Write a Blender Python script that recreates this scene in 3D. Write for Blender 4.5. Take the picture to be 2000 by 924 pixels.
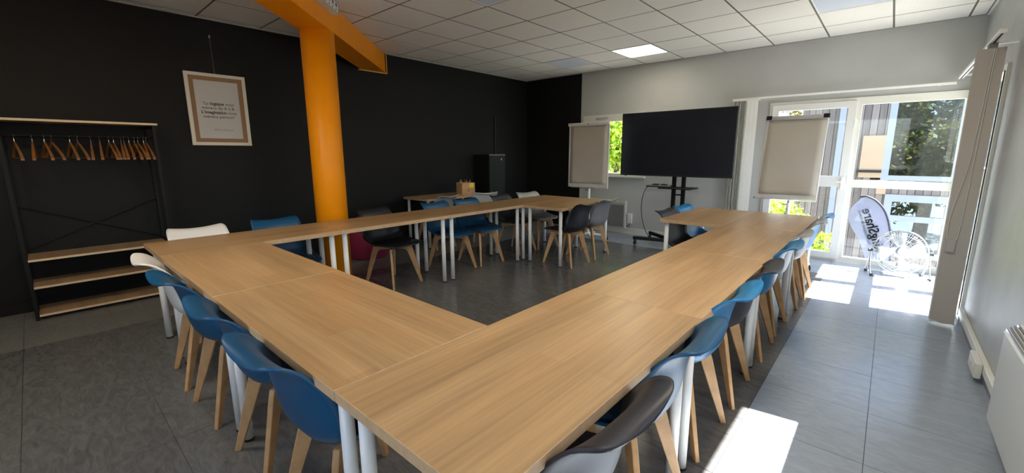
import bpy, bmesh, math, random
from mathutils import Vector, Matrix, Quaternion
for o in list(bpy.data.objects): bpy.data.objects.remove(o)
S = bpy.context.scene
COL = S.collection
PI = math.pi
rnd = random.Random(7)

# ------------------------------------------------------------------ camera
cd = bpy.data.cameras.new('camera'); cam = bpy.data.objects.new('camera', cd); COL.objects.link(cam)
YAW, PIT, ROL, FPX = -0.7140, -0.1814, -0.0019, 822.12
fw = Vector((math.sin(YAW)*math.cos(PIT), math.cos(YAW)*math.cos(PIT), math.sin(PIT)))
rt = Vector((math.cos(YAW), -math.sin(YAW), 0)); up = rt.cross(fw)
r2 = rt*math.cos(ROL)+up*math.sin(ROL); u2 = up*math.cos(ROL)-rt*math.sin(ROL)
M = Matrix((r2, u2, -fw)).transposed().to_4x4(); M.translation = Vector((1.0973, -0.4643, 1.3894))
cam.matrix_world = M
cd.sensor_width = 36; cd.lens = FPX*36/2000; cd.shift_x = -0.00986; cd.shift_y = -0.00585
cd.clip_start = 0.02; cd.clip_end = 200
S.camera = cam

# ------------------------------------------------------------------ light
W = bpy.data.worlds.new('sky'); S.world = W; W.use_nodes = True
wn = W.node_tree.nodes; wl = W.node_tree.links; wn.clear()
sky = wn.new('ShaderNodeTexSky'); sky.sky_type = 'NISHITA'; sky.sun_disc = False
sky.sun_elevation = math.radians(58); sky.sun_rotation = math.radians(90); sky.air_density = 1.0; sky.dust_density = 1.5
bg = wn.new('ShaderNodeBackground'); bg.inputs[1].default_value = 0.36
wo = wn.new('ShaderNodeOutputWorld'); hz = wn.new('ShaderNodeMix'); hz.data_type = 'RGBA'; hz.inputs['Factor'].default_value = .35   # thin bright haze
bw_ = wn.new('ShaderNodeRGBToBW'); cb_ = wn.new('ShaderNodeCombineColor'); wl.new(sky.outputs[0], bw_.inputs[0])
wl.new(bw_.outputs[0], cb_.inputs[0]); wl.new(bw_.outputs[0], cb_.inputs[1]); wl.new(bw_.outputs[0], cb_.inputs[2])
wl.new(sky.outputs[0], hz.inputs['A']); wl.new(cb_.outputs[0], hz.inputs['B']); wl.new(hz.outputs['Result'], bg.inputs[0]); wl.new(bg.outputs[0], wo.inputs[0])
sd = bpy.data.lights.new('sun', 'SUN'); sd.energy = 21; sd.angle = math.radians(0.6); sd.color = (1, .96, .88)
sun = bpy.data.objects.new('sun', sd); COL.objects.link(sun)
sun.rotation_euler = Vector((-1, -.15, -1.75)).to_track_quat('-Z', 'Y').to_euler(); sun.location = (8, 2, 12)
def portal(loc, rot, sx, sy):
    l = bpy.data.lights.new('window_portal', 'AREA'); l.shape = 'RECTANGLE'; l.size = sx; l.size_y = sy; l.cycles.is_portal = True
    o = bpy.data.objects.new('window_portal', l); o.location = loc; o.rotation_euler = rot; COL.objects.link(o)
S.view_settings.view_transform = 'Standard'; S.view_settings.look = 'None'
S.view_settings.gamma = 1; S.view_settings.use_curve_mapping = False
S.view_settings.exposure = 1.42

# ------------------------------------------------------------------ materials
def mat(name, col, rough=.5, metal=0., spec=.5, coat=0., bump=None, var=None, emit=None):
    """bump=(scale,strength,detail) noise relief; var=(scale,amount) soft colour variation"""
    m = bpy.data.materials.new(name); m.use_nodes = True; n = m.node_tree.nodes; l = m.node_tree.links
    p = n['Principled BSDF']; p.inputs['Base Color'].default_value = (*col, 1); p.inputs['Roughness'].default_value = rough
    p.inputs['Metallic'].default_value = metal; p.inputs['Specular IOR Level'].default_value = spec
    p.inputs['Coat Weight'].default_value = coat; p.inputs['Coat Roughness'].default_value = .15
    tc = n.new('ShaderNodeTexCoord')
    if var:
        t = n.new('ShaderNodeTexNoise'); t.inputs['Scale'].default_value = var[0]; t.inputs['Detail'].default_value = 5
        l.new(tc.outputs['Object'], t.inputs['Vector'])
        mx = n.new('ShaderNodeMix'); mx.data_type = 'RGBA'; mx.blend_type = 'MULTIPLY'
        r = n.new('ShaderNodeMapRange'); r.inputs['From Min'].default_value = .3; r.inputs['From Max'].default_value = .7
        r.inputs['To Min'].default_value = 1-var[1]; r.inputs['To Max'].default_value = 1+var[1]*.4
        l.new(t.outputs['Fac'], r.inputs['Value']); mx.inputs['Factor'].default_value = 1
        mx.inputs['A'].default_value = (*col, 1); l.new(r.outputs['Result'], mx.inputs['B']); l.new(mx.outputs['Result'], p.inputs['Base Color'])
    if bump:
        t = n.new('ShaderNodeTexNoise'); t.inputs['Scale'].default_value = bump[0]; t.inputs['Detail'].default_value = bump[2]
        l.new(tc.outputs['Object'], t.inputs['Vector'])
        b = n.new('ShaderNodeBump'); b.inputs['Strength'].default_value = bump[1]; b.inputs['Distance'].default_value = .01
        l.new(t.outputs['Fac'], b.inputs['Height']); l.new(b.outputs['Normal'], p.inputs['Normal'])
    if emit: p.inputs['Emission Color'].default_value = (*emit[0], 1); p.inputs['Emission Strength'].default_value = emit[1]
    return m
def nodes(m): return m.node_tree.nodes, m.node_tree.links, m.node_tree.nodes['Principled BSDF']

def oak(name, c1, c2, width=.1, length=.9, rough=.33):
    """laminate oak: staves along local X, fine grain streaks"""
    m = mat(name, c1, rough); n, l, p = nodes(m)
    tc = n.new('ShaderNodeTexCoord'); oi = n.new('ShaderNodeObjectInfo')
    add = n.new('ShaderNodeVectorMath'); add.operation = 'ADD'
    sc = n.new('ShaderNodeVectorMath'); sc.operation = 'SCALE'; sc.inputs[0].default_value = (3.1, 7.3, 1.7)
    l.new(oi.outputs['Random'], sc.inputs['Scale']); l.new(tc.outputs['Object'], add.inputs[0]); l.new(sc.outputs[0], add.inputs[1])
    br = n.new('ShaderNodeTexBrick'); br.inputs['Scale'].default_value = 1; br.inputs['Mortar Size'].default_value = 0
    br.inputs['Brick Width'].default_value = length; br.inputs['Row Height'].default_value = width; br.inputs['Bias'].default_value = 0
    br.inputs['Color1'].default_value = (*c1, 1); br.inputs['Color2'].default_value = (*c2, 1); br.offset = .37
    l.new(add.outputs[0], br.inputs['Vector'])
    mp = n.new('ShaderNodeMapping'); mp.inputs['Scale'].default_value = (2.2, 75, 75); l.new(add.outputs[0], mp.inputs['Vector'])
    ns = n.new('ShaderNodeTexNoise'); ns.inputs['Scale'].default_value = 1; ns.inputs['Detail'].default_value = 6; ns.inputs['Roughness'].default_value = .65
    l.new(mp.outputs[0], ns.inputs['Vector'])
    mp2 = n.new('ShaderNodeMapping'); mp2.inputs['Scale'].default_value = (.8, 11, 11); l.new(add.outputs[0], mp2.inputs['Vector'])
    n2 = n.new('ShaderNodeTexNoise'); n2.inputs['Scale'].default_value = 1; n2.inputs['Detail'].default_value = 3; l.new(mp2.outputs[0], n2.inputs['Vector'])
    av = n.new('ShaderNodeMath'); av.operation = 'ADD'; l.new(ns.outputs['Fac'], av.inputs[0]); l.new(n2.outputs['Fac'], av.inputs[1])
    r = n.new('ShaderNodeMapRange'); r.inputs['From Min'].default_value = .7; r.inputs['From Max'].default_value = 1.3
    r.inputs['To Min'].default_value = .74; r.inputs['To Max'].default_value = 1.16; l.new(av.outputs[0], r.inputs['Value'])
    mx = n.new('ShaderNodeMix'); mx.data_type = 'RGBA'; mx.blend_type = 'MULTIPLY'; mx.inputs['Factor'].default_value = 1
    l.new(br.outputs['Color'], mx.inputs['A']); l.new(r.outputs['Result'], mx.inputs['B']); l.new(mx.outputs['Result'], p.inputs['Base Color'])
    b = n.new('ShaderNodeBump'); b.inputs['Strength'].default_value = .12; b.inputs['Distance'].default_value = .002
    l.new(ns.outputs['Fac'], b.inputs['Height']); l.new(b.outputs['Normal'], p.inputs['Normal'])
    return m

def vinyl(name, col, rough, lo=.68, hi=1.35):
    m = mat(name, col, rough, spec=.55); n, l, p = nodes(m)
    g = n.new('ShaderNodeNewGeometry')
    mp = n.new('ShaderNodeMapping'); mp.inputs['Rotation'].default_value = (0, 0, .6); mp.inputs['Scale'].default_value = (1, 3.2, 1)
    l.new(g.outputs['Position'], mp.inputs['Vector'])
    t = n.new('ShaderNodeTexNoise'); t.inputs['Scale'].default_value = 7; t.inputs['Detail'].default_value = 9; t.inputs['Roughness'].default_value = .72
    t.inputs['Distortion'].default_value = 1.4; l.new(mp.outputs[0], t.inputs['Vector'])
    r = n.new('ShaderNodeMapRange'); r.inputs['From Min'].default_value = .3; r.inputs['From Max'].default_value = .72
    r.inputs['To Min'].default_value = lo; r.inputs['To Max'].default_value = hi; l.new(t.outputs['Fac'], r.inputs['Value'])
    mx = n.new('ShaderNodeMix'); mx.data_type = 'RGBA'; mx.blend_type = 'MULTIPLY'; mx.inputs['Factor'].default_value = 1
    mx.inputs['A'].default_value = (*col, 1); l.new(r.outputs['Result'], mx.inputs['B']); l.new(mx.outputs['Result'], p.inputs['Base Color'])
    b = n.new('ShaderNodeBump'); b.inputs['Strength'].default_value = .14; b.inputs['Distance'].default_value = .003
    l.new(t.outputs['Fac'], b.inputs['Height']); l.new(b.outputs['Normal'], p.inputs['Normal'])
    return m

def glass_mat(name, tint=(.97, .985, 1), refl=.10):
    m = bpy.data.materials.new(name); m.use_nodes = True; n = m.node_tree.nodes; l = m.node_tree.links; n.clear()
    tr = n.new('ShaderNodeBsdfTransparent'); tr.inputs[0].default_value = (*tint, 1)
    gl = n.new('ShaderNodeBsdfGlossy'); gl.inputs['Roughness'].default_value = .02
    fr = n.new('ShaderNodeLayerWeight'); fr.inputs[0].default_value = .5
    pw = n.new('ShaderNodeMath'); pw.operation = 'POWER'; pw.inputs[1].default_value = 3.5; l.new(fr.outputs['Facing'], pw.inputs[0])
    mu = n.new('ShaderNodeMath'); mu.operation = 'MULTIPLY_ADD'; mu.inputs[1].default_value = refl*4; mu.inputs[2].default_value = refl*.4; l.new(pw.outputs[0], mu.inputs[0])
    mx = n.new('ShaderNodeMixShader'); l.new(mu.outputs[0], mx.inputs[0]); l.new(tr.outputs[0], mx.inputs[1]); l.new(gl.outputs[0], mx.inputs[2])
    o = n.new('ShaderNodeOutputMaterial'); l.new(mx.outputs[0], o.inputs[0]); return m

def plank_wood(name, c1, c2):
    m = mat(name, c1, .75); n, l, p = nodes(m)
    g = n.new('ShaderNodeNewGeometry'); oi = n.new('ShaderNodeObjectInfo')
    mp = n.new('ShaderNodeMapping'); mp.inputs['Scale'].default_value = (24, 24, 1.6); l.new(g.outputs['Position'], mp.inputs['Vector'])
    t = n.new('ShaderNodeTexNoise'); t.inputs['Scale'].default_value = 1; t.inputs['Detail'].default_value = 6; l.new(mp.outputs[0], t.inputs['Vector'])
    mx = n.new('ShaderNodeMix'); mx.data_type = 'RGBA'; mx.inputs['A'].default_value = (*c1, 1); mx.inputs['B'].default_value = (*c2, 1)
    a = n.new('ShaderNodeMath'); a.operation = 'MULTIPLY_ADD'; a.inputs[1].default_value = .8; l.new(oi.outputs['Random'], a.inputs[0])
    s = n.new('ShaderNodeMath'); s.operation = 'SUBTRACT'; s.inputs[1].default_value = .35; l.new(t.outputs['Fac'], s.inputs[0]); l.new(s.outputs[0], a.inputs[2])
    l.new(a.outputs[0], mx.inputs['Factor']); l.new(mx.outputs['Result'], p.inputs['Base Color']); return m

def leaf_mat(name, c1, c2):
    m = mat(name, c1, .6); n, l, p = nodes(m)
    g = n.new('ShaderNodeNewGeometry'); mx = n.new('ShaderNodeMix'); mx.data_type = 'RGBA'
    mx.inputs['A'].default_value = (*c1, 1); mx.inputs['B'].default_value = (*c2, 1)
    l.new(g.outputs['Random Per Island'], mx.inputs['Factor']); l.new(mx.outputs['Result'], p.inputs['Base Color'])
    tl = n.new('ShaderNodeBsdfTranslucent'); l.new(mx.outputs['Result'], tl.inputs[0])
    ms = n.new('ShaderNodeMixShader'); ms.inputs[0].default_value = .35
    l.new(p.outputs[0], ms.inputs[1]); l.new(tl.outputs[0], ms.inputs[2]); l.new(ms.outputs[0], n['Material Output'].inputs[0]); return m

MT = dict(
 black_wall=mat('matte_black_paint', (.0050, .0051, .0048), .62, bump=(35, .12, 6), spec=.30),
 grey_wall=mat('pale_grey_plaster', (.50, .50, .48), .6, bump=(22, .15, 6), var=(1.6, .08)),
 side_wall=mat('satin_grey_plaster', (.46, .465, .455), .42, bump=(6, .5, 8), var=(2.5, .18)),
 tile=mat('mineral_ceiling_tile', (.82, .79, .73), .85, bump=(130, .35, 3), var=(40, .05)),
 rail=mat('ceiling_grid_metal', (.12, .105, .09), .5),  # rails darkened to carry the shade of the recessed grid gaps
 edge_trim=mat('ceiling_edge_trim', (.42, .43, .40), .5),
 soffit=mat('ceiling_void', (.1, .1, .1), .9),
 floor_base=mat('floor_joint', (.03, .032, .035), .6),
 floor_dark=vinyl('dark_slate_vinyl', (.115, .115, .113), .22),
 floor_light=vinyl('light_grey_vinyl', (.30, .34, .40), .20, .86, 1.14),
 floor_green=vinyl('worn_grey_vinyl', (.17, .17, .155), .36),  # greener, rougher vinyl of the left border
 orange=mat('orange_gloss_paint', (.92, .31, .002), .42, spec=.3, bump=(9, .15, 4), var=(3, .06)),
 oak=oak('oak_laminate', (.49, .305, .145), (.42, .25, .113)),
 oak_edge=mat('oak_edge_band', (.56, .37, .20), .45, var=(30, .12)),
 shelf_oak=oak('shelf_oak_laminate', (.46, .31, .17), (.40, .26, .14), .3, 2),
 shelf_edge=mat('pale_shelf_edge', (.72, .55, .36), .5),
 white_metal=mat('white_lacquered_steel', (.86, .85, .80), .4),
 white_plastic=mat('white_plastic', (.74, .73, .70), .35),
 cream=mat('cream_painted_frame', (.74, .73, .66), .4),
 rubber=mat('black_rubber', (.012, .012, .012), .6),
 black_metal=mat('black_powder_coat', (.006, .006, .006), .6, spec=.3),
 dark_cab=mat('dark_lacquered_steel', (.008, .010, .006), .5, spec=.3),
 chrome=mat('chrome', (.62, .62, .62), .16, 1),
 beech=mat('beech_wood', (.60, .345, .150), .45, var=(18, .18)),
 beech2=mat('beech_dark', (.50, .29, .13), .5, var=(18, .18)),
 screen=mat('dark_screen', (.007, .009, .018), .38, spec=.35),
 bezel=mat('screen_bezel', (.015, .015, .017), .35),
 paper=mat('flip_paper', (.55, .50, .43), .8, var=(3, .05)),
 board=mat('whiteboard_enamel', (.72, .71, .68), .3),
 alu=mat('brushed_aluminium', (.55, .56, .57), .3, .9),
 pink=mat('burgundy_beanbag_fabric', (.28, .018, .075), .8, bump=(14, .5, 5)),
 frame_white=mat('white_frame_moulding', (.74, .70, .60), .45),
 frame_wood=mat('brown_kraft_mat', (.30, .165, .085), .6),
 poster=mat('white_poster_paper', (.56, .55, .54), .6),
 ink=mat('dark_ink', (.05, .05, .05), .7),
 ink_pale=mat('grey_ink', (.30, .30, .30), .7),
 fabric_slat=mat('beige_blind_slat', (.50, .46, .41), .7),
 slat_white=mat('white_blind_slat', (.85, .84, .80), .6),  # slats paled in colour for the daylight behind them
 heater=mat('heater_white_enamel', (.62, .62, .58), .35),
 heater_grey=mat('heater_grey_panel', (.22, .22, .22), .45),
 led=mat('led_diffuser_lit', (1, 1, 1), .4, emit=((1, .90, .72), 13)),  # diffuser of the two added fill panels
 led_soft=mat('led_diffuser_lit_visible', (1, 1, 1), .4, emit=((1, .93, .74), 4.5)),
 led_off=mat('led_diffuser_off', (.66, .70, .80), .3),
 yellow=mat('yellow_sticky_paper', (.85, .68, .03), .7),
 pen_dark=mat('pen_black', (.02, .02, .03), .4), pen_red=mat('pen_red', (.6, .03, .04), .4),
 pen_wood=mat('pen_wood', (.65, .4, .15), .5), pen_white=mat('pen_white', (.75, .75, .75), .4), pen_blue=mat('pen_blue', (.03, .08, .5), .4),
 hanger_wood=mat('orange_brown_hanger_wood', (.28, .115, .035), .35, var=(20, .2)),
 glass=glass_mat('window_glass'), glass_far=glass_mat('far_glass', (.42, .50, .54), .10),  # far tint darkens the trees behind so they read as a reflection
 cladding=plank_wood('weathered_grey_cladding', (.09, .08, .08), (.21, .185, .175)),
 beige=mat('beige_render', (.36, .27, .185), .8),
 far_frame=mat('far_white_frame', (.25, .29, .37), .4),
 paving=mat('pale_paving', (.28, .275, .26), .85, bump=(10, .4, 6), var=(3, .2)),
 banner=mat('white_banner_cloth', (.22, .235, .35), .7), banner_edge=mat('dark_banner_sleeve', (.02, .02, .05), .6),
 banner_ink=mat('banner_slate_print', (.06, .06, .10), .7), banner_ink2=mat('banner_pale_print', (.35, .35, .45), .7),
 bark=mat('bark', (.10, .07, .05), .9, bump=(20, .8, 5)),
 leaf_bright=leaf_mat('yellow_green_leaves', (.50, .62, .04), (.16, .34, .02)),
 leaf_dark=leaf_mat('mixed_autumn_leaves', (.06, .11, .04), (.36, .26, .05)),
 white_wall=mat('outer_render', (.6, .6, .58), .8),
)
CH = dict(
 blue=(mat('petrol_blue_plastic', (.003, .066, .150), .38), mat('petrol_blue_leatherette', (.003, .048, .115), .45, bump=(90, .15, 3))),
 turquoise=(mat('bright_blue_plastic', (.003, .16, .36), .36), mat('bright_blue_leatherette', (.003, .10, .22), .45)),  # the same blue, with sunlit brightness put into the base colour
 white=(mat('white_chair_plastic', (.72, .70, .66), .35), mat('white_leatherette', (.66, .65, .62), .45)),
 dark=(mat('charcoal_plastic', (.030, .029, .034), .42, spec=.3), mat('charcoal_leatherette', (.022, .022, .026), .42)),
 black=(mat('black_plastic', (.011, .012, .016), .38), mat('black_leatherette', (.008, .008, .010), .42)),
 grey=(mat('mid_grey_plastic', (.17, .17, .185), .38), mat('mid_grey_leatherette', (.10, .10, .11), .45)),
 pale=(mat('pale_grey_plastic', (.36, .35, .34), .38), mat('pale_grey_leatherette', (.20, .19, .19), .40)),
)

# ------------------------------------------------------------------ builders
def obj(name, bm, m, parent=None, smooth=False, loc=None):
    me = bpy.data.meshes.new(name)
    if smooth:
        for f in bm.faces: f.smooth = True
    bm.to_mesh(me); bm.free()
    for k in (m if isinstance(m, (list, tuple)) else [m]): me.materials.append(k)
    o = bpy.data.objects.new(name, me); COL.objects.link(o)
    if parent: o.parent = parent
    if loc: o.location = loc
    return o
def inst(name, me, parent=None, loc=(0, 0, 0), rot=(0, 0, 0), scale=None):
    o = bpy.data.objects.new(name, me); COL.objects.link(o); o.location = loc; o.rotation_euler = rot
    if scale: o.scale = scale
    if parent: o.parent = parent
    return o
def tag(o, label=None, cat=None, group=None, kind=None):
    if label: o['label'] = label
    if cat: o['category'] = cat
    if group: o['group'] = group
    if kind: o['kind'] = kind
    return o
def thing(name, label, cat, loc=(0, 0, 0), rz=0, group=None):
    o = bpy.data.objects.new(name, None); COL.objects.link(o); o.empty_display_size = .1
    o.location = loc; o.rotation_euler = (0, 0, rz); return tag(o, label, cat, group)
def bx(bm, x0, x1, y0, y1, z0, z1, mi=0):
    vs = [bm.verts.new((x, y, z)) for z in (z0, z1) for y in (y0, y1) for x in (x0, x1)]
    for q in ((0, 2, 3, 1), (4, 5, 7, 6), (0, 1, 5, 4), (2, 6, 7, 3), (0, 4, 6, 2), (1, 3, 7, 5)):
        f = bm.faces.new([vs[i] for i in q]); f.material_index = mi
def box(*a):
    bm = bmesh.new()
    for b in (a if isinstance(a[0], (list, tuple)) else [a]): bx(bm, *b)
    return bm
def bevel(bm, w, seg=2):
    bmesh.ops.bevel(bm, geom=[e for e in bm.edges], offset=w, segments=seg, affect='EDGES', profile=.5); return bm
def frustum(bm, p0, p1, r0, r1, n=4, rot=0, cap=True, sx=1.0):
    """tapered bar from p0 to p1; cross-section n-gon; sx squashes one axis"""
    p0, p1 = Vector(p0), Vector(p1); d = (p1-p0).normalized()
    a = d.orthogonal().normalized() if abs(d.z) < .9 else Vector((1, 0, 0)); a = (a-d*a.dot(d)).normalized(); b = d.cross(a)
    rings = []
    for p, r in ((p0, r0), (p1, r1)):
        rings.append([bm.verts.new(p+(a*math.cos(rot+2*PI*i/n)*sx+b*math.sin(rot+2*PI*i/n))*r) for i in range(n)])
    for i in range(n): bm.faces.new((rings[0][i], rings[0][(i+1) % n], rings[1][(i+1) % n], rings[1][i]))
    if cap: bm.faces.new(rings[0][::-1]); bm.faces.new(rings[1])
def tube(bm, pts, r, n=8, closed=False):
    pts = [Vector(p) for p in pts]; N = len(pts); rings = []
    prev = None
    for i in range(N):
        if closed: d = (pts[(i+1) % N]-pts[i-1]).normalized()
        else: d = (pts[min(i+1, N-1)]-pts[max(i-1, 0)]).normalized()
        if prev is None: a = d.orthogonal().normalized()
        else: a = (prev-d*prev.dot(d)).normalized()
        prev = a; b = d.cross(a)
        rr = r[i] if isinstance(r, (list, tuple)) else r
        rings.append([bm.verts.new(pts[i]+(a*math.cos(2*PI*k/n)+b*math.sin(2*PI*k/n))*rr) for k in range(n)])
    for i in range(N if closed else N-1):
        A, B = rings[i], rings[(i+1) % N]
        for k in range(n): bm.faces.new((A[k], A[(k+1) % n], B[(k+1) % n], B[k]))
    if not closed: bm.faces.new(rings[0][::-1]); bm.faces.new(rings[-1])
def lathe(bm, prof, n=24, c=(0, 0, 0)):
    c = Vector(c); rings = [[bm.verts.new(c+Vector((r*math.cos(2*PI*k/n), r*math.sin(2*PI*k/n), z))) for k in range(n)] for r, z in prof]
    for A, B in zip(rings, rings[1:]):
        for k in range(n): bm.faces.new((A[k], A[(k+1) % n], B[(k+1) % n], B[k]))
    bm.faces.new(rings[0][::-1]); bm.faces.new(rings[-1])
def prism(bm, pts, t):
    """pts: list of 3D points of a polygon, extruded by vector t"""
    t = Vector(t); a = [bm.verts.new(p) for p in pts]; b = [bm.verts.new(Vector(p)+t) for p in pts]
    bm.faces.new(a[::-1]); bm.faces.new(b); n = len(a)
    for i in range(n): bm.faces.new((a[i], a[(i+1) % n], b[(i+1) % n], b[i]))
def fix(bm): bmesh.ops.recalc_face_normals(bm, faces=bm.faces[:]); return bm
def catmull(P, n):
    out = []; m = len(P)
    for i in range(m-1):
        p0, p1, p2, p3 = P[max(i-1, 0)], P[i], P[i+1], P[min(i+2, m-1)]
        for k in range(n):
            t = k/n
            out.append(tuple(.5*(2*b+(c-a)*t+(2*a-5*b+4*c-d)*t*t+(3*b-a-3*c+d)*t**3) for a, b, c, d in zip(p0, p1, p2, p3)))
    out.append(tuple(P[-1])); return out
def text_bm(body, size, shear=0, ext=.0006, bold=0):
    cu = bpy.data.curves.new('t', 'FONT'); cu.body = body; cu.size = size; cu.shear = shear; cu.extrude = ext; cu.offset = bold; cu.resolution_u = 3
    o = bpy.data.objects.new('t', cu); COL.objects.link(o); dg = bpy.context.evaluated_depsgraph_get(); dg.update()
    me = bpy.data.meshes.new_from_object(o.evaluated_get(dg)); bm = bmesh.new(); bm.from_mesh(me)
    bpy.data.objects.remove(o); bpy.data.meshes.remove(me); bpy.data.curves.remove(cu); return bm
def width(bm): xs = [v.co.x for v in bm.verts]; return min(xs), max(xs)

# ------------------------------------------------------------------ shell
X0, X1, Y0, Y1, ZC = -4.58, 1.69, -1.75, 6.25, 2.798
T = .08
def structure(name, bm, m, parent=None, smooth=False):
    o = obj(name, bm, m, parent, smooth)
    if parent is None: o['kind'] = 'structure'
    return o
def wall_with_holes(axis, p0, p1, a0, a1, z0, z1, holes):
    """boxes around rectangular holes; axis 'x' = wall lies across x (normal x)"""
    bm = bmesh.new(); cuts = sorted({a0, a1, *[h[0] for h in holes], *[h[1] for h in holes]})
    for u, v in zip(cuts, cuts[1:]):
        hs = sorted([(h[2], h[3]) for h in holes if h[0] <= u+1e-6 and h[1] >= v-1e-6]); z = z0
        for (b, t) in hs+[(z1, z1)]:
            if b > z+1e-6: bx(bm, *((p0, p1, u, v) if axis == 'x' else (u, v, p0, p1)), z, b)
            z = t
    return bm
structure('wall_left', box(X0-T, X0, Y0-T, Y1+T, 0, ZC+.1), MT['black_wall'])
structure('wall_rear', wall_with_holes('y', Y0-T, Y0, X0, X1+T, 0, ZC+.1, [(-1.2, 1.4, .9, 2.3)]), MT['grey_wall'])
structure('wall_back', wall_with_holes('y', Y1, Y1+T, X0, X1+T, 0, ZC+.1,
    [(-3.23, -2.02, 1.0, 2.05), (-.235, 1.665, 0.0, 2.05)]), MT['grey_wall'])
structure('wall_back_black', box(X0, -3.287, Y1-.006, Y1-.0005, 0.0, ZC), MT['black_wall'])
structure('wall_right', wall_with_holes('x', X1, X1+T, Y0, Y1, 0, ZC+.1,
    [(-.4, 2.12, 1.40, 1.985), (4.42, 6.17, 0.0, 2.05)]), MT['side_wall'])
structure('baseboard_left', box(X0, X0+.012, Y0, Y1, 0, .09), MT['black_wall'])
bm = box(-3.28, -.24, Y1-.014, Y1, 0, .085); bx(bm, -3.28, -.24, Y1-.018, Y1, .085, .10)
structure('baseboard_back', bm, MT['cream'])
structure('baseboard_right', box(X1-.012, X1, Y0, 4.4, 0, .07), MT['heater_grey'])

# floor with its tiles
fl = structure('floor', box(X0-T, X1+T, Y0-T, Y1+T, -.2, -.004), MT['floor_base'])
ys = [-1.75, -1.18] + [-.68+.5*k for k in range(0, 12)] + [5.42]
g = .0012
def ftile(x0, x1, y0, y1, m):
    z = rnd.uniform(-.00015, .00015)
    o = obj('floor_tile', box(x0+g, x1-g, y0+g, y1-g, -.004, z), MT[m], fl)
ys = sorted(set(round(v, 4) for v in ys))
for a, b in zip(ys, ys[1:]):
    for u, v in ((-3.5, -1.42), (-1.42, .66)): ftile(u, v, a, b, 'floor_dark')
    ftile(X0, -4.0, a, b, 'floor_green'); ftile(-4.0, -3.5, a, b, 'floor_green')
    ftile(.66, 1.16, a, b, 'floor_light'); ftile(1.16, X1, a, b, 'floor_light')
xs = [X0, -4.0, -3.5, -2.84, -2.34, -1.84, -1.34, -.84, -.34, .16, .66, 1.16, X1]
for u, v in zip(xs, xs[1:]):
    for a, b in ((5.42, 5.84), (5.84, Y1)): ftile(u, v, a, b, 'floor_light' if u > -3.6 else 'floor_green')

# suspended ceiling: tiles, rails, light panels
cl = structure('ceiling', box(X0-T, X1+T, Y0-T, Y1+T, ZC+.1, ZC+.2), MT['soffit'])
GX, GY = -2.66, 2.07
cx = [X0+.022]+[GX+.6*k for k in range(-3, 8)]+[X1-.022]; cy = [Y0+.022]+[GY+.6*k for k in range(-6, 7)]+[Y1-.022]
panels = {(-2.06, 5.07): 'on', (-3.26, 5.07): 'off', (-2.06, 2.07): 'off', (.34, 4.47): 'off', (.34, 1.47): 'on', (-2.06, -.93): 'on'}  # last two lit panels are added out of view as warm fill
rails = []
ti = box(-.5, .5, -.5, .5, 0, .014); tm = bpy.data.meshes.new('ceiling_tile'); ti.to_mesh(tm); ti.free(); tm.materials.append(MT['tile'])
led_spots = []
for a, b in zip(cx, cx[1:]):
    for c, d in zip(cy, cy[1:]):
        key = [s for (px_, py_), s in panels.items() if abs(px_-a) < .02 and abs(py_-c) < .02]
        if key: led_spots.append((a, b, c, d, key[0])); continue
        if b-a < .03 or d-c < .03: continue
        inst('ceiling_tile', tm, cl, ((a+b)/2, (c+d)/2, ZC+rnd.uniform(.0, .002)), (0, 0, 0), (b-a-.018, d-c-.018, 1))
for a in cx[1:-1]: obj('ceiling_rail', box(a-.010, a+.010, Y0, Y1, ZC+.002, ZC+.03), MT['rail'], cl)
for c in cy[1:-1]:
    for a, b in zip(cx, cx[1:]): bx_ = (a+.010, b-.010, c-.010, c+.010, ZC+.002, ZC+.03); rails.append(bx_)
bmr = bmesh.new()
for r_ in rails: bx(bmr, *r_)
o = obj('ceiling_cross_rails', bmr, MT['rail'], cl); o['kind'] = 'stuff'
structure('trim_1', box(X0, X0+.022, Y0, Y1, ZC-.006, ZC+.03), MT['edge_trim'])
structure('trim_2', box(X0+.022, X1-.022, Y1-.022, Y1, ZC-.004, ZC+.03), MT['edge_trim'])
structure('trim_3', box(X1-.022, X1, Y0, Y1, ZC-.006, ZC+.03), MT['cream'])
structure('trim_4', box(X0+.022, X1-.022, Y0, Y0+.022, ZC-.006, ZC+.03), MT['edge_trim'])
llab = {(-2.06, 5.07): 'lit square ceiling light panel glowing warm white near the back wall',
 (-3.26, 5.07): 'unlit pale bluish square light panel in the ceiling near the black corner',
 (-2.06, 2.07): 'unlit bluish light panel at the top edge of the view, right of the orange beam',
 (.34, 4.47): 'unlit bright white square light panel in the ceiling towards the windows',
 (.34, 1.47): 'lit square light panel in the ceiling above the long right table row',
 (-2.06, -.93): 'lit square light panel in the ceiling behind the left table row'}
for a, b, c, d, s in led_spots:
    k = min(llab, key=lambda q: abs(q[0]-a)+abs(q[1]-c))
    t = thing('ceiling_light', llab[k], 'ceiling light', ((a+b)/2, (c+d)/2, ZC-.002), 0, 'square ceiling light panels')
    h = .29
    obj('diffuser', box(-h+.012, h-.012, -h+.012, h-.012, 0.001, .008), MT['led_off' if s == 'off' else 'led_soft' if c > 5 else 'led'], t)
    obj('frame', box((-h, h, -h, -h+.012, -.001, .012), (-h, h, h-.012, h, -.001, .012), (-h, -h+.012, -h+.012, h-.012, -.001, .012), (h-.012, h, -h+.012, h-.012, -.001, .012)), MT['white_metal'], t)

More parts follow.
